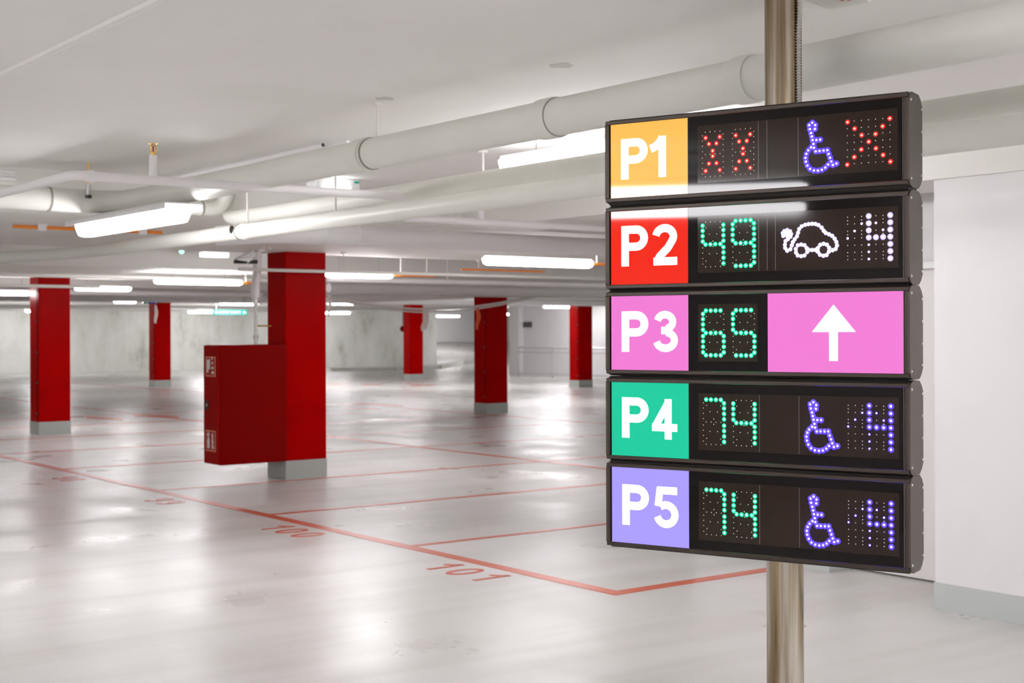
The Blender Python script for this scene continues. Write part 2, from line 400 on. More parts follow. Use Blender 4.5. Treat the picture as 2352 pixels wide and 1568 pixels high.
def glyph(ch, t):
    """centrelines inside a 0.68 x 1 cell for stroke width t"""
    h = t / 2
    if ch == 'P': return [[(h, 0), (h, 1)], [(t * .9, 1 - h), (.40, 1 - h)] + arc(.40, .69, .31 - h, .31 - h, 90, -90)[1:] + [(t * .9, .38 + h)]]
    if ch == '1': return [[(.52 - h, 0), (.52 - h, 1)], [(.10, .70), (.25, .76), (.36, .86), (.42, .97)]]
    if ch == '2': return [arc(.335, .70, .335 - h, .30 - h, 172, -30, 16) + [(.42, .42), (.20, .22), (.125, .09)], [(.03, h), (.67, h)]]
    if ch == '3': return [arc(.32, .735, .30 - h, .265 - h, 168, -78, 16), arc(.33, .285, .335 - h, .285 - h, 84, -168, 18), [(.22, .525), (.38, .525)]]
    if ch == '4': return [[(.53 - h, 0), (.53 - h, .98)], [(.0, .285), (.68, .285)], [(.46, .93), (.10, .33)]]
    if ch == '5': return [[(.12, 1 - h), (.63, 1 - h)], [(.175, .98), (.115, .52)], arc(.33, .325, .335 - h, .325 - h, 128, -165, 20)]
    if ch == '0': return [arc(.32, .5, .32 - h, .5 - h, 0, 360, 28)]
    if ch == '9': return [arc(.32, .70, .32 - h, .30 - h, 0, 360, 22), arc(.32, .36, .32 - h, .36 - h, -150, 0, 10) + [(.64 - h, .7)]]
    if ch == '8': return [arc(.32, .75, .27 - h, .25 - h, 0, 360, 20), arc(.32, .27, .32 - h, .27 - h, 0, 360, 22)]
    if ch == '7': return [[(.02, 1 - h), (.64, 1 - h)], [(.58, .96), (.25, 0)]]
    if ch == 'A': return [[(.05, 0), (.33, 1)], [(.61, 0), (.33, 1)], [(.15, .3), (.51, .3)]]
    if ch == 'U': return [[(h, 1), (h, .3)] + arc(.32, .3, .32 - h, .3 - h, 180, 360, 10) + [(.64 - h, 1)]]
    if ch == 'S': return [arc(.32, .75, .27 - h, .25 - h, 20, 260, 12), arc(.32, .27, .3 - h, .27 - h, 85, -160, 12)]
    if ch == 'F': return [[(h, 0), (h, 1)], [(0, 1 - h), (.6, 1 - h)], [(0, .52), (.5, .52)]]
    if ch == 'H': return [[(h, 0), (h, 1)], [(.62 - h, 0), (.62 - h, 1)], [(0, .5), (.62, .5)]]
    if ch == 'R': return glyph('P', t) + [[(.35, .42), (.6, 0)]]
    if ch == 'T': return [[(.32, 0), (.32, 1)], [(0, 1 - h), (.64, 1 - h)]]
    return []
def floor_number(txt, a, label, H=0.29, cell=0.265, t=0.13, thick=0.003):
    o = Vector((5.20, a, 0))       # left foot of the first digit as one reads it
    r = thing('bay_number', (o.x, o.y, 0), label, 'floor marking', 0, 'painted bay numbers')
    for i, ch in enumerate(txt):
        mb = MB()
        def flat(x, y, k, i=i): return (y * H, -(x * 0.18 / 0.68 + i * cell), thick * k)
        for c in glyph(ch, t * 1.0): stroke(mb, c, t, flat)
        mb.build('digit', 'line', r)
floor_number('101', 7.93, 'orange number 101 painted on the floor, nearest bay number')
floor_number('100', 10.34, 'orange number 100 painted on the floor in front of the hose cabinet pillar')
floor_number('99', 12.72, 'faint orange bay number just left of number 100')
floor_number('98', 15.30, 'faint orange bay number, leftmost of those with legible digits')
# red diamonds on the lanes; two paint in a pillar's floor reflection
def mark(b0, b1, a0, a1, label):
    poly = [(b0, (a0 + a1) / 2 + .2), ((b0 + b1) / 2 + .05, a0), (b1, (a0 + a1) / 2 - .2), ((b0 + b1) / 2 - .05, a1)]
    tag(MB().prism(poly, 2, 0, 0.0035).build('paint_reflection_mark', 'line'), label, 'floor marking', 'diamond-shaped floor marks')
mark(10.30, 10.98, 24.3, 26.3, 'bright orange-red diamond, painted-in pillar reflection on the second long line, left of the hose cabinet')  # paints in the deeper red where the line mirrors a dark pillar
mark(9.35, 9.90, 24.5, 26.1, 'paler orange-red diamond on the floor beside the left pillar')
mark(15.82, 16.45, 25.2, 27.1, 'orange-red diamond, painted-in pillar reflection by the third long line right of the hose cabinet pillar, the farther one')  # likewise a pillar reflection put into paint
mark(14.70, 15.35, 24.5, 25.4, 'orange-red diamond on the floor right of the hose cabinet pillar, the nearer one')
for (x0, x1, y, lab) in [(752, 800, 882, 'far pale red painted bar on the floor, left of two in a row'), (832, 878, 883, 'far pale red painted bar on the floor, right of two in a row'),
                         (945, 1000, 884, 'red painted bar on the floor in front of the far middle pillar')]:
    fline(on_z(x0, y), on_z(x1, y), lab, 0.5)

# ------------------------------------------------------------------ pillars
def pillar(b, a, label, cable=True, w=0.5, d=0.42, base=0.2):
    r = thing('pillar', (b, a, 0), label, 'pillar', 0, 'red concrete pillars')
    MB().box(0, w, 0, d, base, BEAM).build('shaft', 'red', r, bevel=0.006)
    MB().box(-.004, w + .004, -.004, d + .004, 0, base).build('plinth', 'plinth', r)
    if cable:
        m = MB().tube([(-.012, .05, base + .02), (-.012, .05, BEAM - .12)], 0.008, 8)
        c = m.build('conduit', 'redside', r, smooth=True)
        cl = MB()
        for k in range(5): cl.box(-.024, 0, .035, .065, 0.32 + .48 * k, 0.345 + .48 * k)
        cl.build('clip', 'dark', c)
    return r
pillar(7.165, 13.52, 'nearest red square pillar, with the hose cabinet fixed to its left side', False)
pillar(7.265, 21.85, 'red square pillar at the left, with a grey foot and cable on its edge')
pillar(15.89, 21.78, 'red square pillar in the middle distance left of the stacked sign')
pillar(25.25, 30.2, 'distant red pillar just left of the stacked sign, in front of the railing')
pillar(24.85, 38.3, 'distant red pillar with a pale cloth strip hanging in front of it')
pillar(16.2, 38.6, 'small distant red pillar between the left pillar and the hose cabinet')
p_ = on_z(1181, 857); pillar(p_.x, p_.y - 0.2, 'farthest red pillar, half hidden behind the middle-distance pillar')

# ------------------------------------------------------------------ fire hose cabinet
fc = thing('fire_hose_cabinet', (6.36, 13.49, 0.2), 'dark red steel fire hose cabinet mounted on the left side of the nearest pillar', 'cabinet')
CW, CD, CH = 0.80, 0.36, 1.265
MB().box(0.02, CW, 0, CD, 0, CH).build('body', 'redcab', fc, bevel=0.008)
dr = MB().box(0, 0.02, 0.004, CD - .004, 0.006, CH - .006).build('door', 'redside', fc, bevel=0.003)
def sticker(z0, z1, hose):
    s = MB().box(-.003, 0.0, 0.065, 0.30, z0, z1).build('pictogram_sign', 'stickeredge', fc)
    MB().box(-.0045, -.003, 0.078, 0.287, z0 + .012, z1 - .012).build('field', 'stickerred', s)
    m = MB()
    if hose:
        m.box(-.006, -.0045, 0.19, 0.27, z0 + .075, z1 - .03)       # hose reel box
        m.box(-.006, -.0045, 0.235, 0.27, z0 + .04, z0 + .08)
        for k in range(4): m.box(-.006, -.0045, 0.095 + .012 * k, 0.15, z0 + .03 + .05 * k, z0 + .055 + .05 * k)
    else:
        m.box(-.006, -.0045, 0.205, 0.26, z0 + .03, z0 + .12)        # extinguisher
        m.prism([(0.21, z0 + .12), (0.255, z0 + .12), (0.24, z0 + .16), (0.225, z0 + .16)], 0, -.006, -.0045)
        m.box(-.006, -.0045, 0.205, 0.275, z0 + .165, z0 + .18)
        m.dome((-.0045, 0.232, z0 + .19), 0.014, (-1, 0, 0), 8, 2, .1)
        for k in range(3): m.prism([(0.10 + .01 * k, z0 + .03 + .055 * k), (0.15, z0 + .03 + .055 * k), (0.15, z0 + .075 + .055 * k), (0.125, z0 + .085 + .055 * k)], 0, -.006, -.0045)
    m.build('pictogram', 'sticker', s)
sticker(0.93, 1.14, True)
sticker(0.14, 0.36, False)
lk = MB().box(-.008, 0.0, 0.23, 0.31, 0.575, 0.675).build('lock', 'black', fc, bevel=0.003)
MB().dome((-.008, 0.265, 0.625), 0.016, (-1, 0, 0), 10, 2, .6).build('lock_cylinder', 'steel', lk, smooth=True)
# riser beside it
rb = thing('riser_pipe', (6.86, 13.62, 1.465), 'thin white riser pipe standing on the hose cabinet beside the nearest pillar', 'pipe')
MB().tube([(0, 0, 0), (0, 0, .62)], 0.018, 12).build('lower_pipe', 'pipe', rb, smooth=True)
MB().tube([(0, 0, .42), (0, 0, .50)], 0.026, 12).build('coupling', 'steel', rb, smooth=True)
MB().tube([(0, 0, .06), (0, 0, .10)], 0.028, 12).build('coupling', 'steel', rb, smooth=True)
MB().tube([(0, 0, .2), (0.16, -.05, .2)], .008, 8).build('bracket', 'brass', rb, smooth=True)
MB().tube(fillet([(0, 0, .5), (0, 0, .66), (0.02, 0, .74), (0.02, 0, BEAM - 1.465)], .05), 0.045, 16).build('upper_pipe', 'pipew', rb, smooth=True)

# ------------------------------------------------------------------ strip lamps
def strip_lamp(p, q, label, dim='tube', h=0.085, w=0.10, drop=0.12, group='strip lamps', rods=True, hood=False):
    p = Vector(p); q = Vector(q); d = q - p; L = d.length; rz = math.atan2(d.y, d.x)
    r = thing('strip_lamp', p, label, 'lamp', rz, group)
    # diffuser with rounded ends
    n = 10; m = MB()
    poly = [(-w / 2, 0.012), (w / 2, 0.012), (w / 2, -.01), (w * .36, -h * .55), (w * .2, -h * .62), (-w * .2, -h * .62), (-w * .36, -h * .55), (-w / 2, -.01)]
    secs = [(0, .55), (0.015, .8), (0.05, 1), (L - .05, 1), (L - .015, .8), (L, .55)]
    v = []; f = []
    for t, s in secs:
        v += [(t, y * s, z * s) for y, z in poly]
    k = len(poly)
    for i in range(len(secs) - 1):
        for j in range(k): f.append((i * k + j, i * k + (j + 1) % k, (i + 1) * k + (j + 1) % k, (i + 1) * k + j))
    f += [tuple(range(k))[::-1], tuple(range((len(secs) - 1) * k, len(secs) * k))]
    m.add(v, f).build('diffuser', dim, r, smooth=True)
    MB().box(0.03, L - .03, -w * .42, w * .42, 0.012, 0.034).build('housing', 'housing', r, bevel=0.004)
    if hood:
        MB().box(-.03, L + .03, -w * .78, w * .78, 0.034, 0.044).box(-.03, L + .03, -w * .78, -w * .74, .002, .036).box(-.03, L + .03, w * .74, w * .78, .002, .036).build('light_block_hood', 'housing', r, bevel=.003)  # hood and skirts added to keep this lamp's light off the slab
    top = (SLAB if not beam_over(p) else BEAM) - p.z
    if rods and top > .05:
        for t in (0.2 * L, 0.8 * L):
            MB().tube([(t, 0, .03), (t, 0, top)], 0.004, 6).build('hanger_rod', 'steel', r)
    return r
BANDS = [(9.55, 13.95), (17.9, 22.3), (26.2, 30.7), (34.5, 39.0), (42.8, 47.3), (51.1, 55.5)]
def beam_over(p): return any(a0 < p.y < a1 for a0, a1 in BANDS) and p.x < 31.2
# near lamps along the aisle direction
def lampA(b, z, pxs, y_, lab, **k):
    a_hi = b * ray(pxs[0], y_).y / ray(pxs[0], y_).x; a_lo = b * ray(pxs[1], y_).y / ray(pxs[1], y_).x
    return strip_lamp((b, a_lo, z), (b, a_hi, z), lab, **k)
lampA(3.5, 2.337, (193, 418), 510, 'bright strip lamp hanging nearest at the left, below the white pipes', h=0.115, w=0.16, rods=False, hood=True)
strip_lamp((4.95, 5.0, 2.60), (4.95, 6.62, 2.60), 'bright strip lamp above the pipes beside the stacked sign')
# lamps across the garage
def lampB(a, x0, x1, y, lab, L=None, **k):
    P = on_y(x1, y, a); Q = on_y(x0, y, a)
    if L: Q = P - Vector((L, 0, 0))
    z = (P.z + Q.z) / 2 + .03
    if a > 14: k.setdefault('dim', 'tubefar')
    return strip_lamp((Q.x, a, z), (P.x, a, z), lab, **k)
lampB(11.3, 1112, 1358, 605, 'bright strip lamp immediately left of the sign, beside the red P2 panel', w=.12, h=.1)
lampB(14.6, 748, 900, 634, 'strip lamp starting at the right edge of the nearest pillar')
lampB(18.9, 355, 555, 650, 'strip lamp in the open ceiling left of the nearest pillar')
lampB(22.9, 172, 300, 665, 'strip lamp starting at the right edge of the left pillar')
lampB(22.9, -30, 69, 675, 'strip lamp at the left edge of the photo, left of the left pillar')
lampB(24.0, 1180, 1290, 665, 'distant strip lamp right of the middle-distance pillar')
lampB(27.5, 935, 990, 672, 'short distant strip lamp between the nearest and the middle-distance pillars')
lampB(34.0, 262, 312, 694, 'small far strip lamp left of the small distant pillar')
lampB(31.5, 1180, 1310, 689, 'far low strip lamp just right of the middle-distance pillar')
lampB(33.3, 828, 985, 693, 'far strip lamp above the far middle pillar')
lampB(37.0, 752, 815, 698, 'far strip lamp at the right edge of the nearest pillar, beside the dangling cloth')
lampB(41.0, 505, 592, 699, 'far strip lamp above the green exit sign')
lampB(41.0, 70, 160, 697, 'far strip lamp behind the left pillar', )
# two lamps mirrored in the sign, then unseen lamps added to brighten this bay
K = 'strip lamps around the camera'
strip_lamp((-1.54, 2.85, 2.50), (-1.54, 4.55, 2.50), 'strip lamp over the lane left of the camera, nearer to the sign', group=K, w=.14, h=.11)
strip_lamp((-2.9, 2.9, 2.50), (-2.9, 4.6, 2.50), 'strip lamp over the lane left of the camera, farther from the sign', group=K, w=.14, h=.11)
for b, a, lab in [(1.0, -3.4, 'added strip lamp behind the camera'), (4.95, 0.4, 'added strip lamp right of the camera beside the white wall'), (4.95, -4.2, 'added lamp behind the camera near the white wall'),
                  (-1.54, -2.2, 'added strip lamp behind and left of the camera'), (-1.54, 7.2, 'added strip lamp over the lane outside the left edge'), (-1.54, 14.3, 'added strip lamp farther down the left lane'),
                  (-1.54, 24.0, 'added strip lamp far down the left lane'), (-5.4, 0.5, 'added strip lamp by the left wall'), (-5.4, 7.2, 'added strip lamp farther along the left wall'), (-1.54, 18.5, 'added strip lamp in the second bay of the left lane'), (1.5, -1.0, 'added strip lamp right over the camera'), (4.9, -2.0, 'added strip lamp along the white wall, middle one')]:
    strip_lamp((b, a, 2.5), (b, a + 1.5, 2.5), lab, group=K, rods=False)  # these unseen lamps are added to lift the room light
for b, a, lab in [(14.5, 5.5, 'added strip lamp behind the sign, nearer bay'), (20.5, 9.0, 'added strip lamp behind the sign, farther bay'), (20.5, 16.2, 'added strip lamp hidden behind the sign over the middle lane'),
                  (27.0, 12.5, 'added strip lamp hidden behind the sign by the far right wall'), (14.5, 11.6, 'added strip lamp behind the sign beside the third bay line'), (19.5, 24.5, 'added strip lamp behind the middle-distance pillar row'), (37.0, 60.0, 'added lamp before the white ramp panel'),
                  (38.0, 52.0, 'added lamp over the far ramp'), (42.0, 45.0, 'added lamp above the far ramp, right side'), (36.0, 47.0, 'added lamp above the far ramp, left side'), (40.5, 60.0, 'added lamp at the top of the far ramp'), (44.0, 51.0, 'added lamp beside the white ramp panel'), (22.0, 48.5, 'added lamp by the far concrete wall'), (9.0, 48.5, 'added lamp near the far concrete wall at the left')]:
    strip_lamp((b, a, 2.40), (b + 1.5, a, 2.40), lab, dim='tubefar' if a > 30 else 'tube', group='added strip lamps in the far bays')  # lamps added to brighten the middle bays, ramp and far wall
for b, a, lab in [(18.8, 36.5, 'added small far strip lamp mostly hidden behind the nearest pillar'), (29.0, 36.5, 'added small far strip lamp before the far white wall, over the railing'),
                  (4.5, 52.6, 'added far strip lamp by the concrete wall, well outside the left edge'), (11.0, 52.6, 'added far strip lamp by the concrete wall, just outside the left edge'),
                  (17.0, 52.6, 'added tiny far strip lamp before the concrete wall at the left pillar'), (23.5, 52.6, 'added tiny far strip lamp before the concrete wall, left of the green exit sign'),
                  (29.5, 52.6, 'added tiny far strip lamp before the concrete wall at the nearest pillar')]:
    strip_lamp((b, a, 2.42), (b + 1.5, a, 2.42), lab, dim='tubefar', group='added small far strip lamps')  # extra lamps added to lighten the far end

def emergency(P, label, w=0.36):
    r = thing('emergency_light', P, label, 'lamp', 0, 'ceiling emergency lights')
    b = MB().box(0, w, 0, .16, -.075, 0).build('box', 'housing', r, bevel=.005)
    MB().box(w * .86, w * .98, -.001, 0, -.03, -.012).build('tag', 'green_tag', r)
    m = MB(); m.dome((w * .45, .08, -.075), 0.15, (0, 0, -1), 20, 4, .3)
    m.build('lens', 'tubedim', r, smooth=True)
    MB().box(-.14, 0.0, .03, .07, -.035, 0).box(-.14, -.02, .09, .13, -.035, 0).build('junction_box', 'housing', r)
    return r
e1 = on_z(728, 405, SLAB); emergency(e1 + Vector((0, 0, -.002)), 'white emergency light box with round glowing lens, under the large pipe')
e2 = on_y(465, 578, 17.2)
r = thing('emergency_light', (e2.x, 17.2, SLAB - .0), 'small bright emergency light left of the surveillance camera', 'lamp', 0, 'ceiling emergency lights')
MB().box(0, .40, 0, .12, -.06, 0).build('box', 'housing', r)
MB().box(0, .38, -.01, .10, -.12, -.06).build('lens', 'tubedim', r, bevel=.01)

# ------------------------------------------------------------------ pipes along the aisle (A direction)
def pipe(name, pts, rad, label, cat='pipe', m='pipe', seg=24, group=None, rings=(), ringm='seam', sock=None, hang=(), fr=None, top=None):
    """pipe as a thing: body plus joint rings, sockets and hangers; rings/hang are points on it with a direction"""
    base = Vector(pts[0])
    r = thing(name, base, label, cat, 0, group)
    loc = [Vector(p) - base for p in pts]
    if fr: loc = fillet(loc, fr)
    MB().tube(loc, rad, seg).build('tube', m, r, smooth=True)
    for (c, d) in rings:
        c = Vector(c) - base; d = Vector(d).normalized()
        MB().tube([c - d * .006, c + d * .006], rad + 0.0035, seg).build('joint_ring', ringm, r, smooth=True)
    if sock:
        for (c, d, L) in sock:
            c = Vector(c) - base; d = Vector(d).normalized()
            MB().tube([c, c + d * .03, c + d * L], [rad + .001, rad + .008, rad + .008], seg).build('socket', m, r, smooth=True)
    for c in hang:
        c = Vector(c) - base; t = (top or SLAB) - base.z
        k = MB().tube([c + Vector((0, 0, rad * .9)), c + Vector((0, 0, t - c.z))], 0.007, 8)
        k.box(c.x - .02, c.x + .02, c.y - .02, c.y + .02, t - .012, t)
        k.build('hanger', 'cable', r, smooth=True)
    return r
DB, DZ, DR = 3.60, 1.6 + 0.2433 * 3.60, 0.077
def d_a(px, b=DB): # a of a point on the A line at image column px
    v = ray(px, 400); return b * v.y / v.x
A_ = (0, 1, 0)
pipe('drain_pipe', [(DB, -5.9, DZ), (DB, 9.12, DZ), (0.2, 9.12, DZ), (-4, 9.12, DZ)], DR,
     'largest white drain pipe, crossing the ceiling above the sign and turning left', rings=[((DB, d_a(856), DZ), A_), ((DB, d_a(300), DZ), A_), ((DB, d_a(1280), DZ), A_), ((DB, d_a(1716), DZ), A_), ((2.2, 9.12, DZ), (1, 0, 0)), ((1.9, 9.12, DZ), (1, 0, 0)), ((3.1, 9.12, DZ), (1, 0, 0)), ((2.75, 9.12, DZ), (1, 0, 0)), ((1.5, 9.12, DZ), (1, 0, 0))],
     sock=[((DB, d_a(820), DZ), (0, -1, 0), .12), ((DB, d_a(1240), DZ), (0, -1, 0), .12), ((DB, d_a(1690), DZ), (0, -1, 0), .10)], hang=[(DB, d_a(866), DZ)], fr=0.22)
UB, UZ = 4.55, 1.6 + .1835 * 4.55
pipe('drain_pipe', [(UB, -5.9, UZ), (UB, 9.35, UZ), (UB, 9.45, UZ + .02), (UB + .05, 9.52, UZ + .16)], 0.054, 'upper of two parallel white pipes running behind the sign at the right', fr=.04)
LB, LZ = 4.38, 1.6 + .160 * 4.38
pipe('drain_pipe', [(LB, -5.9, LZ), (LB, 12.6, LZ), (3.2, 14.6, LZ), (-4, 14.6, LZ)], 0.054,
     'lower of two parallel white pipes, sweeping down to the left past the lamp', rings=[((LB, d_a(553, LB), LZ), A_)], sock=[((LB, d_a(575, LB), LZ), A_, .1)], hang=[(LB, d_a(568, LB), LZ), (LB, 7.6, LZ)], fr=1.2)
vl = on_y(203, 441, 9.0)
vv_ = thing('drain_valve', vl, 'small brass valve under the ceiling at the bend of the largest drain pipe', 'valve')
MB().tube([(0, 0, .05), (0, 0, -.02)], .018, 10).build('body', 'steel', vv_, smooth=True)
MB().tube([(0, 0, -.02), (0, 0, -.04)], .022, 10).build('cap', 'black', vv_, smooth=True)
MB().tube([(0, 0, .05), (0, 0, SLAB - vl.z)], .006, 6).build('stem', 'brass', vv_)
ex0 = on_y(385, 472, 9.42)
pipe('drain_pipe', [(ex0.x, 9.38, ex0.z - .01), (b_at(515, 470, 9.38), 9.38, ex0.z - .01), (b_at(515, 470, 9.38) + .03, 9.38, SLAB)], 0.052, 'short white pipe turning up to the ceiling above the nearest lamp', fr=.12, rings=[((b_at(462, 470, 9.38), 9.38, ex0.z - .01), (1, 0, 0))])
k = on_x(531, 527, LB - .054)
tag(MB().tube([(k.x - .002, k.y, k.z), (k.x + .006, k.y, k.z)], 0.028, 18).build('inspection_cap', 'black', smooth=True), 'small black round cap on the side of the lower white pipe', 'cap')
# small conduits fixed to the slab above the drain pipe
c0 = on_z(742, 341, SLAB - .04); c1 = on_z(440, 398, SLAB - .04)
pipe('conduit', [(4.02, d_a(742, 4.02), SLAB - .035), (4.02, 9.5, SLAB - .035)], 0.013, 'thin white conduit on the ceiling with an open dark end', m='pipew', seg=12, group='ceiling conduits',
     sock=[((4.02, a, SLAB - .035), A_, .03) for a in (7.2, 8.3)])
pipe('conduit', [(4.10, d_a(800, 4.1), SLAB - .03), (4.10, 9.5, SLAB - .03)], 0.012, 'thin white conduit on the ceiling, second beside the open-ended one', m='pipew', seg=12, group='ceiling conduits')
tag(MB().tube([(4.02, d_a(742, 4.02) - .001, SLAB - .035), (4.02, d_a(742, 4.02) + .004, SLAB - .035)], .0115, 12).build('conduit_opening', 'black'), 'dark open end of the thin ceiling conduit', 'conduit end')

for dz, a_, lab in ((-.035, 9.50, 'thin white conduit under the ceiling edge at the left, upper one'), (-.085, 9.47, 'thin white conduit under the ceiling edge at the left, lower one')):
    pipe('conduit', [(-3.5, a_, SLAB + dz), (3.0, a_, SLAB + dz)], 0.012, lab, m='pipew', seg=12, group='ceiling conduits')
# ------------------------------------------------------------------ sprinkler lines (B direction)
SA = 7.0; SZ = 1.6 + .1145 * SA
sp0 = on_z(165, 402, SZ)
s_end = b_at(1080, 461, SA)
sp = pipe('sprinkler_pipe', [(sp0.x - 3, 8.95, SZ), (sp0.x, 8.95, SZ), (sp0.x, SA, SZ), (s_end, SA, SZ), (s_end + .12, SA + .0, SZ)], 0.0245,
          'white sprinkler pipe crossing in front of the other pipes, bent at its left end', m='pipew', fr=.05, sock=[((s_end - .02, SA, SZ), (1, 0, 0), .10), ((sp0.x + .06, SA, SZ), (1, 0, 0), .05)], hang=[(s_end + .1, SA, SZ)])
hb = b_at(352, 400, SA)
hd = thing('sprinkler', (hb, SA, SZ), 'brass upright sprinkler head on a short white riser', 'sprinkler')
ztop = on_y(351, 356, SA).z - SZ
MB().tube([(0, 0, .015), (0, 0, .03), (0, 0, ztop)], [.03, .022, .0205], 18).build('riser', 'pipew', hd, smooth=True)
MB().tube([(0, 0, ztop), (0, 0, ztop + .012)], .015, 6).tube([(0, 0, ztop + .01), (0, 0, ztop + .016)], .012, 12).build('base_nut', 'brass', hd)
fr_ = MB()
for s in (-1, 1):
    fr_.tube(fillet([(s * .008, 0, ztop + .012), (s * .019, 0, ztop + .025), (s * .017, 0, ztop + .045), (s * .003, 0, ztop + .058)], .006), .0036, 8)
fr_.build('frame_arms', 'brass', hd, smooth=True)
MB().tube([(0, 0, ztop + .016), (0, 0, ztop + .05)], .0045, 8).build('glass_bulb', 'glassred', hd)
df = MB().tube([(0, 0, ztop + .056), (0, 0, ztop + .060), (0, 0, ztop + .063)], [.006, .008, .004], 10)
for k in range(12):
    t = k * math.pi / 6
    df.prism([(math.cos(t - .12) * .008, math.sin(t - .12) * .008), (math.cos(t - .14) * .025, math.sin(t - .14) * .025), (math.cos(t + .14) * .025, math.sin(t + .14) * .025), (math.cos(t + .12) * .008, math.sin(t + .12) * .008)], 2, ztop + .059, ztop + .0615)
df.build('deflector', 'brass', hd)
P2A = 8.3; P2Z = 1.6 + .0966 * P2A
p2 = pipe('sprinkler_pipe', [(b_at(930, 500, P2A), P2A, P2Z), (12.0, P2A, P2Z)], 0.026, 'bright white sprinkler pipe behind the parallel pipes, left of the P1 panel', m='pipew',
          hang=[(b_at(1034, 500, P2A), P2A, P2Z)])
rr_ = b_at(1106, 500, P2A)
sd = thing('sprinkler_riser', (rr_, P2A, P2Z + .02), 'short thick white riser standing on the sprinkler pipe left of the sign', 'sprinkler')
MB().tube([(0, 0, 0), (0, 0, .17)], .022, 16).build('riser', 'pipew', sd, smooth=True)
MB().tube([(0, 0, .17), (0, 0, .21)], .012, 10).build('head', 'brass', sd, smooth=True)
# big bright pipe across, with elbow
BPA, BPZ = 9.45, 1.6 + .0792 * 9.45
bl = b_at(655, 545, BPA)
pipe('drain_pipe', [(bl - .42, BPA + .3, BPZ - .02), (bl - .1, BPA + .02, BPZ), (13.5, BPA, BPZ)], 0.078, 'thick bright white pipe running right from above the nearest pillar', m='pipew', fr=.12,
     rings=[((b_at(745, 548, BPA), BPA, BPZ), (1, 0, 0)), ((b_at(820, 550, BPA), BPA, BPZ), (1, 0, 0))], ringm='pipew', hang=[(b_at(805, 520, BPA), BPA, BPZ), (b_at(820, 520, BPA), BPA, BPZ)])
vx = on_y(628, 546, BPA + .2)
vv = thing('pipe_coupling', vx, 'ribbed white coupling with brown tip at the left end of the thick bright pipe', 'fitting')
mm = MB()
for i in range(4): mm.tube([(i * .035 - .1, 0, 0), (i * .035 - .075, 0, 0)], .045 - .002 * (i % 2) * 5, 16)
mm.tube([(-.1, 0, 0), (.06, 0, 0)], .034, 16).build('ribs', 'pipew', vv, smooth=True)
MB().tube([(.06, 0, .01), (.11, 0, .03)], [.02, .008], 10).build('tip', 'brass', vv, smooth=True)
# cross pipes in front of the pillars and beyond
CP = 'thin pipes across the far bays'
def cross(a, z, b0, b1, rad, lab, m='pipe', **k):
    if 'hang' not in k:
        k['hang'] = [(b0 + (b1 - b0) * t, a, z) for t in (.12, .5, .88)]
    k['top'] = BEAM if beam_over(Vector((b0, a, 0))) else SLAB
    return pipe('service_pipe', [(b0, a, z), (b1, a, z)], rad, lab, m=m, seg=12, group=CP, **k)
cross(13.30, 1.6 + .0492 * 13.3, b_at(548, 612, 13.3), 17, .018, 'thin white pipe crossing the nearest pillar below its top')
cross(20.3, 1.6 + .0411 * 20.3, -2, 14.5, .030, 'upper of two thin white pipes crossing the left pillar')
cross(21.60, 1.6 + .0334 * 21.6, -2, b_at(172, 660, 21.6) + .4, .026, 'lower of two thin white pipes crossing the left pillar')
cross(21.5, 1.6 + .0315 * 21.5, 14.6, 24, .028, 'thin white pipe crossing the middle-distance pillar')
cross(16.0, 1.6 + .0430 * 16.0, b_at(752, 640, 16.0), 17, .035, hang=[(11, 16.0, 2.29), (14, 16.0, 2.29)], lab='thin white pipe below the strip lamp right of the nearest pillar', m='pipew')
cross(29.0, 1.6 + .0262 * 29, b_at(560, 690, 29), 31, .09, 'thick distant white pipe low over the far bays at the right', m='pipew')
cross(32.0, 1.6 + .0262 * 32, 2, b_at(600, 690, 32), .11, 'thick distant white pipe low over the far bays at the left', m='pipew')
cross(19.5, 1.6 + .036 * 19.5, b_at(755, 655, 19.5), 22, .08, 'broad white pipe seen between the nearest and middle-distance pillars', m='pipew')
cross(26.0, 2.36, 0, b_at(600, 670, 26), .05, 'thin distant white pipe left of the hose cabinet', m='pipew')
pipe('drain_pipe', [(b_at(760, 672, 24), 24.0, 2.24), (b_at(1060, 655, 24), 23.2, 2.36), (22, 23, 2.36)], .085, 'bent bright white pipe low over the bays right of the nearest pillar', m='pipew', fr=.6, hang=[(17.5, 23.25, 2.36), (b_at(900, 665, 24), 23.7, 2.30)])
# orange cables
OC = 'orange fire cables'
def ocable(a, x0, x1, y, lab, rad=.011):
    P, Q = on_y(x0, y, a), on_y(x1, y, a); z = (P.z + Q.z) / 2
    r = pipe('orange_cable', [(P.x, a, z), (Q.x, a, z)], rad, lab, cat='cable', m='orange', seg=8, group=OC, hang=[(P.x + (Q.x - P.x) * t, a, z) for t in (.2, .8)], top=BEAM if beam_over(P) else SLAB)
    return r, P, Q, z
r, P, Q, z = ocable(11.2, 30, 372, 527, 'orange cable in white clips under the nearest lamp at the left', .014)
for px in (95, 326):
    b = b_at(px, 525, 11.2) - P.x
    MB().box(b - .035, b + .035, -.03, .03, -.028, .06).build('clip', 'pipew', r, bevel=.006)
ocable(13.0, 598, 623, 545, 'short orange cable stub beside the ribbed pipe coupling', .014)
ocable(14.7, 900, 1000, 633, 'orange cable continuing the strip lamp right of the nearest pillar', .014)
ocable(13.9, 1060, 1250, 621, 'orange cable below the strip lamp left of the sign', .012)
ocable(11.3, 1358, 1420, 607, 'orange cable at the right end of the strip lamp beside the P2 panel', .014)
ocable(18.9, 556, 598, 650, 'orange cable at the right end of the strip lamp left of the nearest pillar', .018)

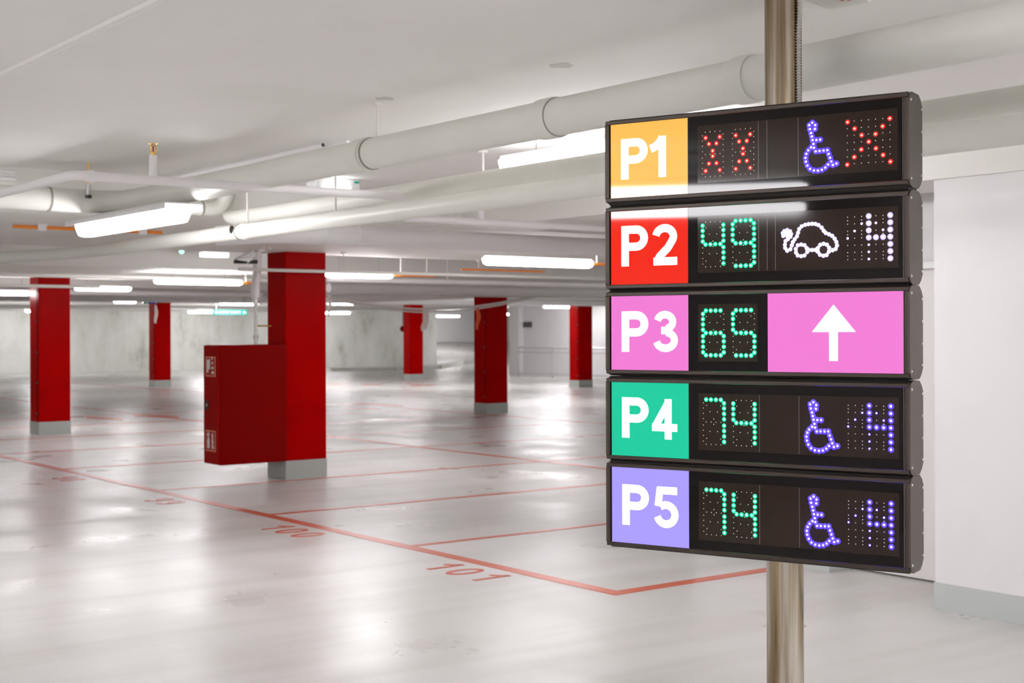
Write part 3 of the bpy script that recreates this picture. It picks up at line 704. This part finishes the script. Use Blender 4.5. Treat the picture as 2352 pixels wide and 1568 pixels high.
# ------------------------------------------------------------------ surveillance camera
cp = on_y(571, 590, 13.35)
sc = thing('surveillance_camera', cp, 'white surveillance camera with dark lens front beside the top of the nearest pillar', 'camera')
MB().prism([(-.15, -.02), (-.15, -.035), (.06, -.005), (.07, .05), (.02, .062)], 1, -.035, .045).build('body', 'housing', sc, bevel=.008)
MB().prism([(-.152, -.035), (-.155, -.072), (-.035, -.072), (-.02, -.05)], 1, -.03, .04).build('lens_front', 'black', sc, bevel=.003)
MB().prism([(.0, -.07), (.09, -.07), (.095, -.03), (.05, -.03)], 1, -.03, .04).build('rear_cover', 'black', sc, bevel=.003)
MB().tube(fillet([(.04, 0, .05), (.06, 0, .12), (.14, .02, .13)], .03), .012, 8).box(.10, .17, -.03, .06, .06, .20).build('bracket', 'housing', sc, smooth=False)

# ------------------------------------------------------------------ hanging signs and indicators in the distance
ES = on_y(490, 723, 42.0); ET = on_y(568, 711, 42.0)
w_ = ET.x - ES.x; h_ = ET.z - ES.z
es = thing('exit_sign', (ES.x, 42.0, ES.z), 'small green hanging AUSFAHRT sign with an arrow at each end', 'sign')
MB().box(0, w_, 0, .08, 0, h_).build('panel', 'signgreen', es)
tx = MB(); cw = w_ * .66 / 8
for i, ch in enumerate('AUSFAHRT'):
    def flat(x, y, k, i=i): return (w_ * .17 + i * cw + x * cw * 1.15, -.004 * (1 - k), h_ * .22 + y * h_ * .56)
    for c in glyph(ch, .17): stroke(tx, c, .17, flat)
tx.build('lettering', 'signtext', es)
for s0 in (w_ * .04, w_ * .86):
    a = MB().prism([(s0, h_ * .5), (s0 + w_ * .05, h_ * .15), (s0 + w_ * .05, h_ * .38), (s0 + w_ * .10, h_ * .38), (s0 + w_ * .10, h_ * .62), (s0 + w_ * .05, h_ * .62), (s0 + w_ * .05, h_ * .85)], 1, -.004, 0)
    a.build('arrow', 'signtext', es)
for s0 in (.1 * w_, .9 * w_): MB().tube([(s0, .04, h_), (s0, .04, SLAB - ES.z - (.25 if beam_over(Vector((ES.x, 42, 0))) else 0))], .012, 6).build('hanger_rod', 'steel', es)
bs0 = on_y(1058, 687, 25.0); bs1 = on_y(1092, 664, 25.0)
bs = thing('info_sign', (bs0.x, 25.0, bs0.z), 'small blue and white hanging sign left of the middle-distance pillar', 'sign')
ww, hh = bs1.x - bs0.x, bs1.z - bs0.z
MB().box(0, ww, 0, .04, hh * .68, hh).build('blue_panel', 'signblue', bs)
MB().box(0, ww, 0, .04, 0, hh * .62).build('white_panel', 'housing', bs)
MB().box(0, ww, .01, .03, hh * .60, hh * .70).tube([(ww * .5, .02, hh), (ww * .5, .02, SLAB - bs0.z)], .012, 6).build('bracket', 'steel', bs)
GL = 'green bay indicator lights'
for (px, py, a, lab) in [(417, 577, 16.5, 'round green bay indicator light left of the small emergency light'), (1, 613, 20.5, 'green bay indicator light at the left edge of the photo'),
                         (1087, 518, 14.2, 'tiny green bay indicator light hanging under the parallel pipes left of the sign')]:
    p = on_y(px, py, a)
    g = thing('bay_indicator', p, lab, 'light', 0, GL)
    rad = .032 if px != 1087 else .016
    MB().dome((0, 0, 0), rad, (0, 0, -1), 14, 4, 1.0).dome((0, 0, 0), rad, (0, 0, 1), 14, 3, .5).build('bulb', 'green_led', g, smooth=True)
    t = (BEAM if beam_over(p) else SLAB) - p.z
    MB().tube([(0, 0, rad * .4), (0, 0, t)], .012, 8).build('stem', 'housing', g)
mp_ = on_y(338, 697, 33.5)
md = thing('display_panel', mp_, 'tiny distant display with green, blue and white lights beside the small distant pillar', 'display')
MB().box(-.1, .36, 0, .06, 0, .1).build('case', 'dark', md)
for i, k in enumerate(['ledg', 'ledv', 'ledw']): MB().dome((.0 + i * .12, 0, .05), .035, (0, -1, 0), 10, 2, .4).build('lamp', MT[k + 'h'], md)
MB().tube([(.1, .03, .1), (.1, .03, SLAB - mp_.z)], .012, 6).build('hanger_rod', 'steel', md)

# sagging white cable with cloth strips
pts = []
for (px, py, a) in [(757, 680, 19.0), (800, 691, 19.4), (850, 700, 19.8), (900, 706, 20.2), (960, 710, 20.6), (1020, 708.5, 20.9), (1090, 704, 21.2), (1150, 695, 21.4), (1200, 685, 21.4), (1245, 676, 21.2), (1300, 664, 21.0)]:
    pts.append(on_y(px, py, a))
cb = thing('sagging_cable', pts[0], 'white cable sagging across the bays between the nearest and middle-distance pillars', 'cable')
q = [p - pts[0] for p in pts]
MB().tube(q, .020, 8).build('strand', 'cable', cb, smooth=True)
MB().tube([v + Vector((0, .02, -.055 + .03 * abs(i - 5) / 5)) for i, v in enumerate(q)], .014, 8).build('strand', 'cable', cb, smooth=True)
def cloth(px, y0, y1, wpx, a, lab, m, bend=0.3):
    t = on_y(px, y0, a); b = on_y(px + 1, y1, a); w = wpx / F * a * 1.3; H = t.z - b.z
    mb = MB(); n = 6; v = []; f = []
    for s in (0, .02):
        for i in range(n + 1):
            u = i / n; ww = w * (.25 + .75 * math.sin(math.pi * min(1, .15 + u * .7)))
            off = bend * w * math.sin(u * 5)
            v += [(-ww / 2 + off, s + .02 * math.sin(u * 9), -u * H), (ww / 2 + off, s + .03 * math.cos(u * 7), -u * H)]
    m2 = 2 * (n + 1)
    for i in range(n):
        k = 2 * i
        f += [(k, k + 1, k + 3, k + 2), (m2 + k + 2, m2 + k + 3, m2 + k + 1, m2 + k), (k, k + 2, m2 + k + 2, m2 + k), (k + 1, m2 + k + 1, m2 + k + 3, k + 3)]
    f += [(0, m2, m2 + 1, 1), (2 * n, 2 * n + 1, m2 + 2 * n + 1, m2 + 2 * n)]
    mb.add(v, f)
    o = mb.build('cloth_strip', m, smooth=True); o.location = t
    tag(o, lab, 'cloth strip', 'hanging cloth strips')
cloth(975, 709, 760, 10, 20.65, 'pale cloth strip hanging from the sagging cable before the far red pillar', 'tape')
cloth(981, 709, 757, 5, 20.68, 'narrow pale cloth tail beside the larger hanging strip', 'tape', .1)
cloth(1098, 703, 757, 8, 21.21, 'bright orange-red strip hanging against the middle-distance pillar', 'tapeo', .1)
cloth(757, 680, 728, 6, 19.0, 'pale strip hanging at the right edge of the nearest pillar', 'tape', .1)
cloth(358, 700, 742, 6, 38.57, 'pale strip hanging on the small distant pillar', 'tape', .1)

# small things on the far right wall and the railing
ws = on_x(1201, 751, 31.1); we = on_x(1217, 739, 31.1)
tag(MB().box(31.12, 31.2, min(ws.y, we.y), max(ws.y, we.y), ws.z, we.z).build('wall_box', 'dark'), 'small dark box on the far white wall above the railing', 'box')
g0 = on_x(1190, 835, 30.0); g1 = on_x(1400, 835, 30.0)
rl = thing('railing', (30.0, g0.y, 0), 'grey metal railing in front of the far white wall', 'railing')
Lr = g0.y - g1.y + 14
MB().tube([(0, 0, 1.02), (0, -Lr, 1.02)], .035, 10).build('top_rail', 'rail', rl, smooth=True)
MB().tube([(0, 0, .86), (0, -Lr, .86)], .02, 8).build('middle_rail', 'rail', rl, smooth=True)
MB().tube([(0, 0, .12), (0, -Lr, .12)], .02, 8).build('lower_rail', 'rail', rl, smooth=True)
for k in range(int(Lr / 1.9) + 1):
    MB().tube([(0, -k * 1.9 - .05, 0), (0, -k * 1.9 - .05, 1.02)], .028, 8).build('post', 'rail', rl, smooth=True)
cd = on_y(925, 755, 46.0)
co = thing('pull_cord', cd, 'dark red ball on a hanging cord before the far concrete wall', 'cord')
MB().tube([(0, 0, .1), (0, 0, BEAM - cd.z)], .014, 6).build('cord', 'dark', co)
MB().dome((0, 0, 0), .12, (0, 0, 1), 12, 4, 1).dome((0, 0, 0), .12, (0, 0, -1), 12, 4, 1).build('ball', MT['redcab'], co, smooth=True)
wp0 = on_y(1004, 786, 63.5); wp1 = on_y(1092, 713, 63.5)
tag(MB().box(wp0.x, wp1.x, 63.5, 63.59, wp0.z, wp1.z).build('ramp_panel', 'pipew'), 'large plain white panel on the wall at the end of the far ramp', 'panel')

# ------------------------------------------------------------------ ceiling detector box beside the pole
dp = on_z(1915, 8, SLAB - .07)
db = thing('detector_box', (dp.x, dp.y, SLAB), 'white ceiling box with red print beside the top of the steel pole', 'box', math.radians(12))
MB().prism([(-.13, -.085), (-.05, -.10), (.13, -.07), (.13, .09), (-.13, .09)], 2, -.055, 0).build('case', 'pipe', db, bevel=.008)
MT['print'] = mat('red_print', (0.6, 0.12, 0.08), 0.6)
ll = MB()
for i in range(9): ll.box(-.07 + i * .014, -.062 + i * .014, -.035, -.025, -.0562, -.055)
for i in range(7): ll.box(-.05 + i * .014, -.042 + i * .014, -.015, -.007, -.0562, -.055)
ll.build('print', 'print', db)

# ------------------------------------------------------------------ the stacked parking guidance sign
TLb, TLa = 2.928, 3.364
UX, UY = 0.33672, -0.94160
SRZ = math.atan2(UY, UX)
def sgn(u, y, z): return Vector((TLb + UX * u - UY * y, TLa + UY * u + UX * y, z))
PU, PY, PR = 0.527, 0.182, 0.057
pc = sgn(PU, PY, 0)
po = thing('sign_pole', (pc.x, pc.y, 0), 'tall stainless steel pole with stains and painted-in brown reflections, carrying the stacked sign', 'pole', SRZ)
MB().tube([(0, 0, 0.0), (0, 0, SLAB)], PR, 48).build('shaft', 'pole', po, smooth=True)
MB().tube([(0, 0, 0), (0, 0, .012)], .11, 32).build('foot_plate', 'steel', po)
# corrugated cable duct on its right side
cr = []; rr = []
z = 1.95
while z < SLAB:
    s_ = max(0.0, (z - 2.5)) ; off = s_ * .06
    for dz, ra in ((0, .0052), (.0018, .0085), (.0040, .0085), (.0058, .0052)):
        cr.append((PR * .93 + .006 + off, -.022, z + dz)); rr.append(ra)
    z += .0088
MT['duct'] = mat('grey_corrugated_plastic', (0.50, 0.48, 0.44), 0.5)
MB().tube(cr, rr, 12).build('corrugated_duct', 'duct', po, smooth=False)

def local_stroke(ch, u0, v0, H, t=.21, sx=1.0):
    mb = MB()
    def flat(x, y, k): return (u0 + x * H * sx, -.0022 + .0012 * k, v0 + y * H)
    for c in glyph(ch, t): stroke(mb, c, t, flat)
    # the stroke width is in cell units already; widen none
    return mb
YF = 0.0
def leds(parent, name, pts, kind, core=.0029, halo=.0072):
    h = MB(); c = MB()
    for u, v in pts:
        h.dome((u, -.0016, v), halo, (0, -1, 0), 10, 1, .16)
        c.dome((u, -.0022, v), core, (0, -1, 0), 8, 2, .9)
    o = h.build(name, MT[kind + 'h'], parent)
    # cores share the mesh so that a digit stays one sub-part
    me = o.data; me.materials.append(MT[kind])
    bm = bmesh.new(); bm.from_mesh(me); n0 = len(bm.faces)
    tmp = bpy.data.meshes.new('tmp'); tmp.from_pydata(c.v, [], c.f); bm.from_mesh(tmp); bm.faces.ensure_lookup_table()
    for i in range(n0, len(bm.faces)): bm.faces[i].material_index = 1
    bm.to_mesh(me); bm.free(); bpy.data.meshes.remove(tmp)
    return o
def dots(parent, name, pts):
    m = MB()
    for u, v in pts: m.dome((u, -.0016, v), .0015, (0, -1, 0), 6, 1, .5)
    return m.build(name, 'offled', parent)
# seven-segment digit geometry (units: metres inside the display)
DW, DH = 0.0690, 0.1362
SEGX = [.14, .375, .61, .85]
UPV = [.075, .19, .31, .43]; LOV = [.573, .69, .81, .935]
def seg_pts(u0, v0):
    X = lambda f: u0 + DW * f
    Y = lambda f: v0 + DH * (1 - f)
    return {'a': [(X(x), Y(0)) for x in SEGX], 'g': [(X(x), Y(.5)) for x in SEGX], 'd': [(X(x), Y(1)) for x in SEGX],
            'f': [(X(0), Y(y)) for y in UPV], 'b': [(X(1), Y(y)) for y in UPV],
            'e': [(X(0), Y(y)) for y in LOV], 'c': [(X(1), Y(y)) for y in LOV],
            'x': [(X(x), Y(y)) for x, y in [(.16, .13), (.84, .13), (.32, .27), (.68, .27), (.5, .43), (.5, .55), (.32, .71), (.68, .71), (.16, .87), (.84, .87)]]}
SEG = {'7': 'abc', '4': 'fgbc', '6': 'afgedc', '5': 'afgcd', '9': 'afbgcd', 'X': 'x'}
WHEEL = [(1497, 250), (1476, 267), (1517, 267), (1480, 295), (1515, 294), (1488, 322), (1494, 346), (1499, 371), (1525, 370), (1551, 368), (1505, 398), (1489, 421), (1509, 424),
         (1469, 442), (1456, 466), (1450, 494), (1453, 520), (1463, 547), (1482, 570), (1508, 581), (1536, 582), (1563, 576), (1587, 561), (1606, 540), (1629, 519), (1639, 543), (1664, 533),
         (1620, 493), (1610, 467), (1601, 440), (1575, 443), (1547, 446), (1521, 449)]
CAR = [(1101, 498), (1135, 490), (1168, 497), (1190, 527), (1195, 565), (1168, 600), (1135, 607), (1100, 600), (1083, 570), (1081, 535),
       (1325, 493), (1358, 483), (1392, 492), (1414, 523), (1412, 562), (1390, 595), (1358, 603), (1323, 593), (1302, 563), (1303, 525),
       (1212, 545), (1245, 545), (1278, 544), (1041, 500), (1052, 467), (1070, 438), (1093, 408), (1104, 372), (1115, 336), (1140, 308), (1175, 293), (1210, 286), (1245, 283), (1278, 285), (1308, 296),
       (1340, 322), (1360, 353), (1381, 375), (1414, 388), (1445, 404), (1470, 432), (1487, 465), (1494, 500), (1480, 535), (1450, 547),
       (1027, 538), (995, 553), (974, 525), (972, 492), (978, 456), (1002, 436), (1027, 412), (1035, 384), (1024, 358), (995, 345), (965, 356), (950, 377), (956, 405), (992, 385), (999, 408)]
def sign_uv(px, py):
    r = ray(px, py); nx, ny = UY, -UX
    t = (TLb * nx + TLa * ny) / (r.x * nx + r.y * ny)
    p = r * t
    return ((p.x - TLb) * UX + (p.y - TLa) * UY, EYE + p.z)
wheel_uv = [sign_uv(1370 + x / 3.0154, 200 + y / 3.0154) for x, y in WHEEL]; wheel_uv = [(u, v - 2.007) for u, v in wheel_uv]
car_uv = [sign_uv(1580 + x / 4.3556, 450 + y / 4.3556) for x, y in CAR]; car_uv = [(u, v - 1.732) for u, v in car_uv]
GX = [.7963 + .0208 * i for i in range(7)]; GY = [.191 - .0204 * i for i in range(7)]

def display_box(n, z0, H, tilemat, kind, digits, dcol, sym, mcol, matrix, label):
    r = thing('parking_display', (TLb, TLa, z0), label, 'display sign', SRZ, 'stacked parking level displays')
    W = 0.973
    # housing behind the frame
    lowz = -.0115 if n == 1 else -.0064
    prof = [(.010, .010), (.010, H - .010), (.018, H + .0056), (.092, H + .0056), (.118, H - .022), (.118, .022), (.092, lowz), (.018, lowz)]
    MB().prism(prof, 0, .006, W - .006).build('housing', 'gap', r)
    capp = [(-.002, .014), (-.002, H - .014), (.008, H - .001), (.028, H + .006), (.088, H + .005), (.108, H - .008), (.122, H - .026), (.122, .026), (.108, .008), (.088, -.005), (.028, -.006), (.008, .001)]
    for x0, x1 in ((-.003, .004), (W - .004, W + .003)):
        c = MB().prism(capp, 0, x0, x1).build('end_cap', 'cap', r, bevel=.0012)
        sx = x1 if x0 > 0 else x0; ax = (1, 0, 0) if x0 > 0 else (-1, 0, 0)
        s = MB()
        for y, zz in ((.014, .018), (.014, H - .018), (.114, .034), (.114, H - .034), (.116, H * .37), (.116, H * .62)):
            s.dome((sx, y, zz), .0042, ax, 10, 3, .8)
        s.build('screws', 'steel', c, smooth=True)
    for nm, z_a, z_b in (('frame_rail', 0, .0125), ('frame_rail', H - .0125, H)):
        MB().prism([(-.004, z_a + .002), (-.002, z_a), (.012, z_a), (.012, z_b), (-.002, z_b), (-.004, z_b - .002)], 0, 0.001, W - .001).build(nm, 'bronze', r)
    for u0, u1 in ((0.0, .0125), (.9600, .9725)):
        MB().box(u0, u1, -.0015, .010, .0125, H - .0125).build('frame_stile', 'bronze', r, bevel=.001)
    MB().box(.9572, .9580, -.001, .002, .0125, H - .0125).build('frame_bead', 'edge', r)
    # level panel and letters
    lo, hi = .0125, H - .0125
    tl = MB().box(.0185, .2885, -.0010, .006, lo, hi).build('level_panel', tilemat, r)
    tl['label'] = 'backlit panel with the letters P%d' % n
    L = MB()
    for mb in (local_stroke('P', .056, .0695, .128, .20, 1.04), local_stroke(str(n), {1: .148, 2: .166, 3: .168, 4: .163, 5: .168}[n], .0695, .128, {1: .20, 2: .195, 3: .182, 4: .185, 5: .185}[n])):
        L.add(mb.v, mb.f)
    L.build('lettering', 'letter', tl)
    # display window
    wx1 = .9562 if not kind == 'arrow' else .5497
    win = MB().box(.2885, wx1, .0, .006, lo, hi).build('display_window', 'pane', r)
    bx1 = .5175 if kind == 'arrow' else .9435
    MB().box(.3215, bx1, -.0006, .0, .042, H - .041).build('led_board', 'board', win)
    if kind != 'arrow':
        e = MB()
        for u in ((.5215, .5485, .6465) if n in (1,) else (.5215, .5485, .5745) if n == 2 else (.5215, .6465)):
            e.box(u, u + .0007, -.0009, -.0005, .044, H - .043)
        e.build('pane_seam', 'edge', win)
    for i, ch in enumerate(digits):
        sp_ = seg_pts((.3387, .4382)[i], .0605)
        on = [p for k in SEG[ch] for p in sp_[k]]
        off = [p for k in 'abcdefgx' if k not in SEG[ch] for p in sp_[k]]
        o = leds(win, 'led_digit', on, dcol)
        o['label'] = 'lit digit %s' % ch
        dots(win, 'unlit_leds', off)
    if sym == 'wheel':
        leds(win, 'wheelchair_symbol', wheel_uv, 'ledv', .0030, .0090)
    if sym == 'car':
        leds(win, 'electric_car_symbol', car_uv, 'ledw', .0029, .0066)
    if matrix == 'X':
        on = [(GX[i] + .0012, GY[i] - .0015) for i in range(7)] + [(GX[i], GY[6 - i] - .0015) for i in range(7) if i != 3]
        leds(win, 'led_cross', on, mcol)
        dots(win, 'unlit_leds', [(GX[i], GY[j]) for i in range(7) for j in range(7) if i != j and i + j != 6])
    if matrix == 'H':
        big = [(GX[3], GY[j]) for j in range(4)] + [(GX[6], GY[j]) for j in range(7)] + [(GX[4], GY[3]), (GX[5], GY[3])]
        small = [(GX[3], GY[j]) for j in (4, 5, 6)] + [(GX[0], GY[3]), (GX[1], GY[2]), (GX[2], GY[1]), (GX[4], GY[1]), (GX[5], GY[2])]
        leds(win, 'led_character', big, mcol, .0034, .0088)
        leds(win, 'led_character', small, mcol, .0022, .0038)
        s_ = set(big + small)
        off = [(GX[i], GY[j]) for i in range(7) for j in range(7) if (GX[i], GY[j]) not in s_]
        off += [(GX[i], (GY[j] + GY[j + 1]) / 2) for i in (0, 2, 5) for j in (0, 2, 5)]
        dots(win, 'unlit_leds', off)
    if kind == 'arrow':
        pk = MB().box(.5497, .9564, -.0010, .006, lo, hi).build('arrow_panel', tilemat, r)
        am = MB().prism([(.7535, .2098), (.6875, .1305), (.7400, .1305), (.7400, .0467), (.7660, .0467), (.7660, .1305), (.8195, .1305)], 1, -.0022, -.0010)
        am.build('arrow', 'letter', pk)
    return r
display_box(1, 2.0085, .2585, 'yellow', 'win', 'XX', 'ledr', 'wheel', 'ledr', 'X', 'topmost display of the stack, yellow P1 panel with red crosses')
display_box(2, 1.7335, .2570, 'redtile', 'win', '49', 'ledg', 'car', 'ledw', 'H', 'display with red P2 panel, green 49 and a white electric car')
display_box(3, 1.4635, .2580, 'pink', 'arrow', '65', 'ledg', None, None, None, 'display with pink P3 panel, green 65 and a white upward arrow')
display_box(4, 1.1920, .2570, 'green', 'win', '74', 'ledg', 'wheel', 'ledv', 'H', 'display with green P4 panel, green 74 and a violet wheelchair symbol')
display_box(5, 0.9165, .2632, 'violet', 'win', '74', 'ledg', 'wheel', 'ledv', 'H', 'lowest display of the stack, violet-blue P5 panel and green 74')
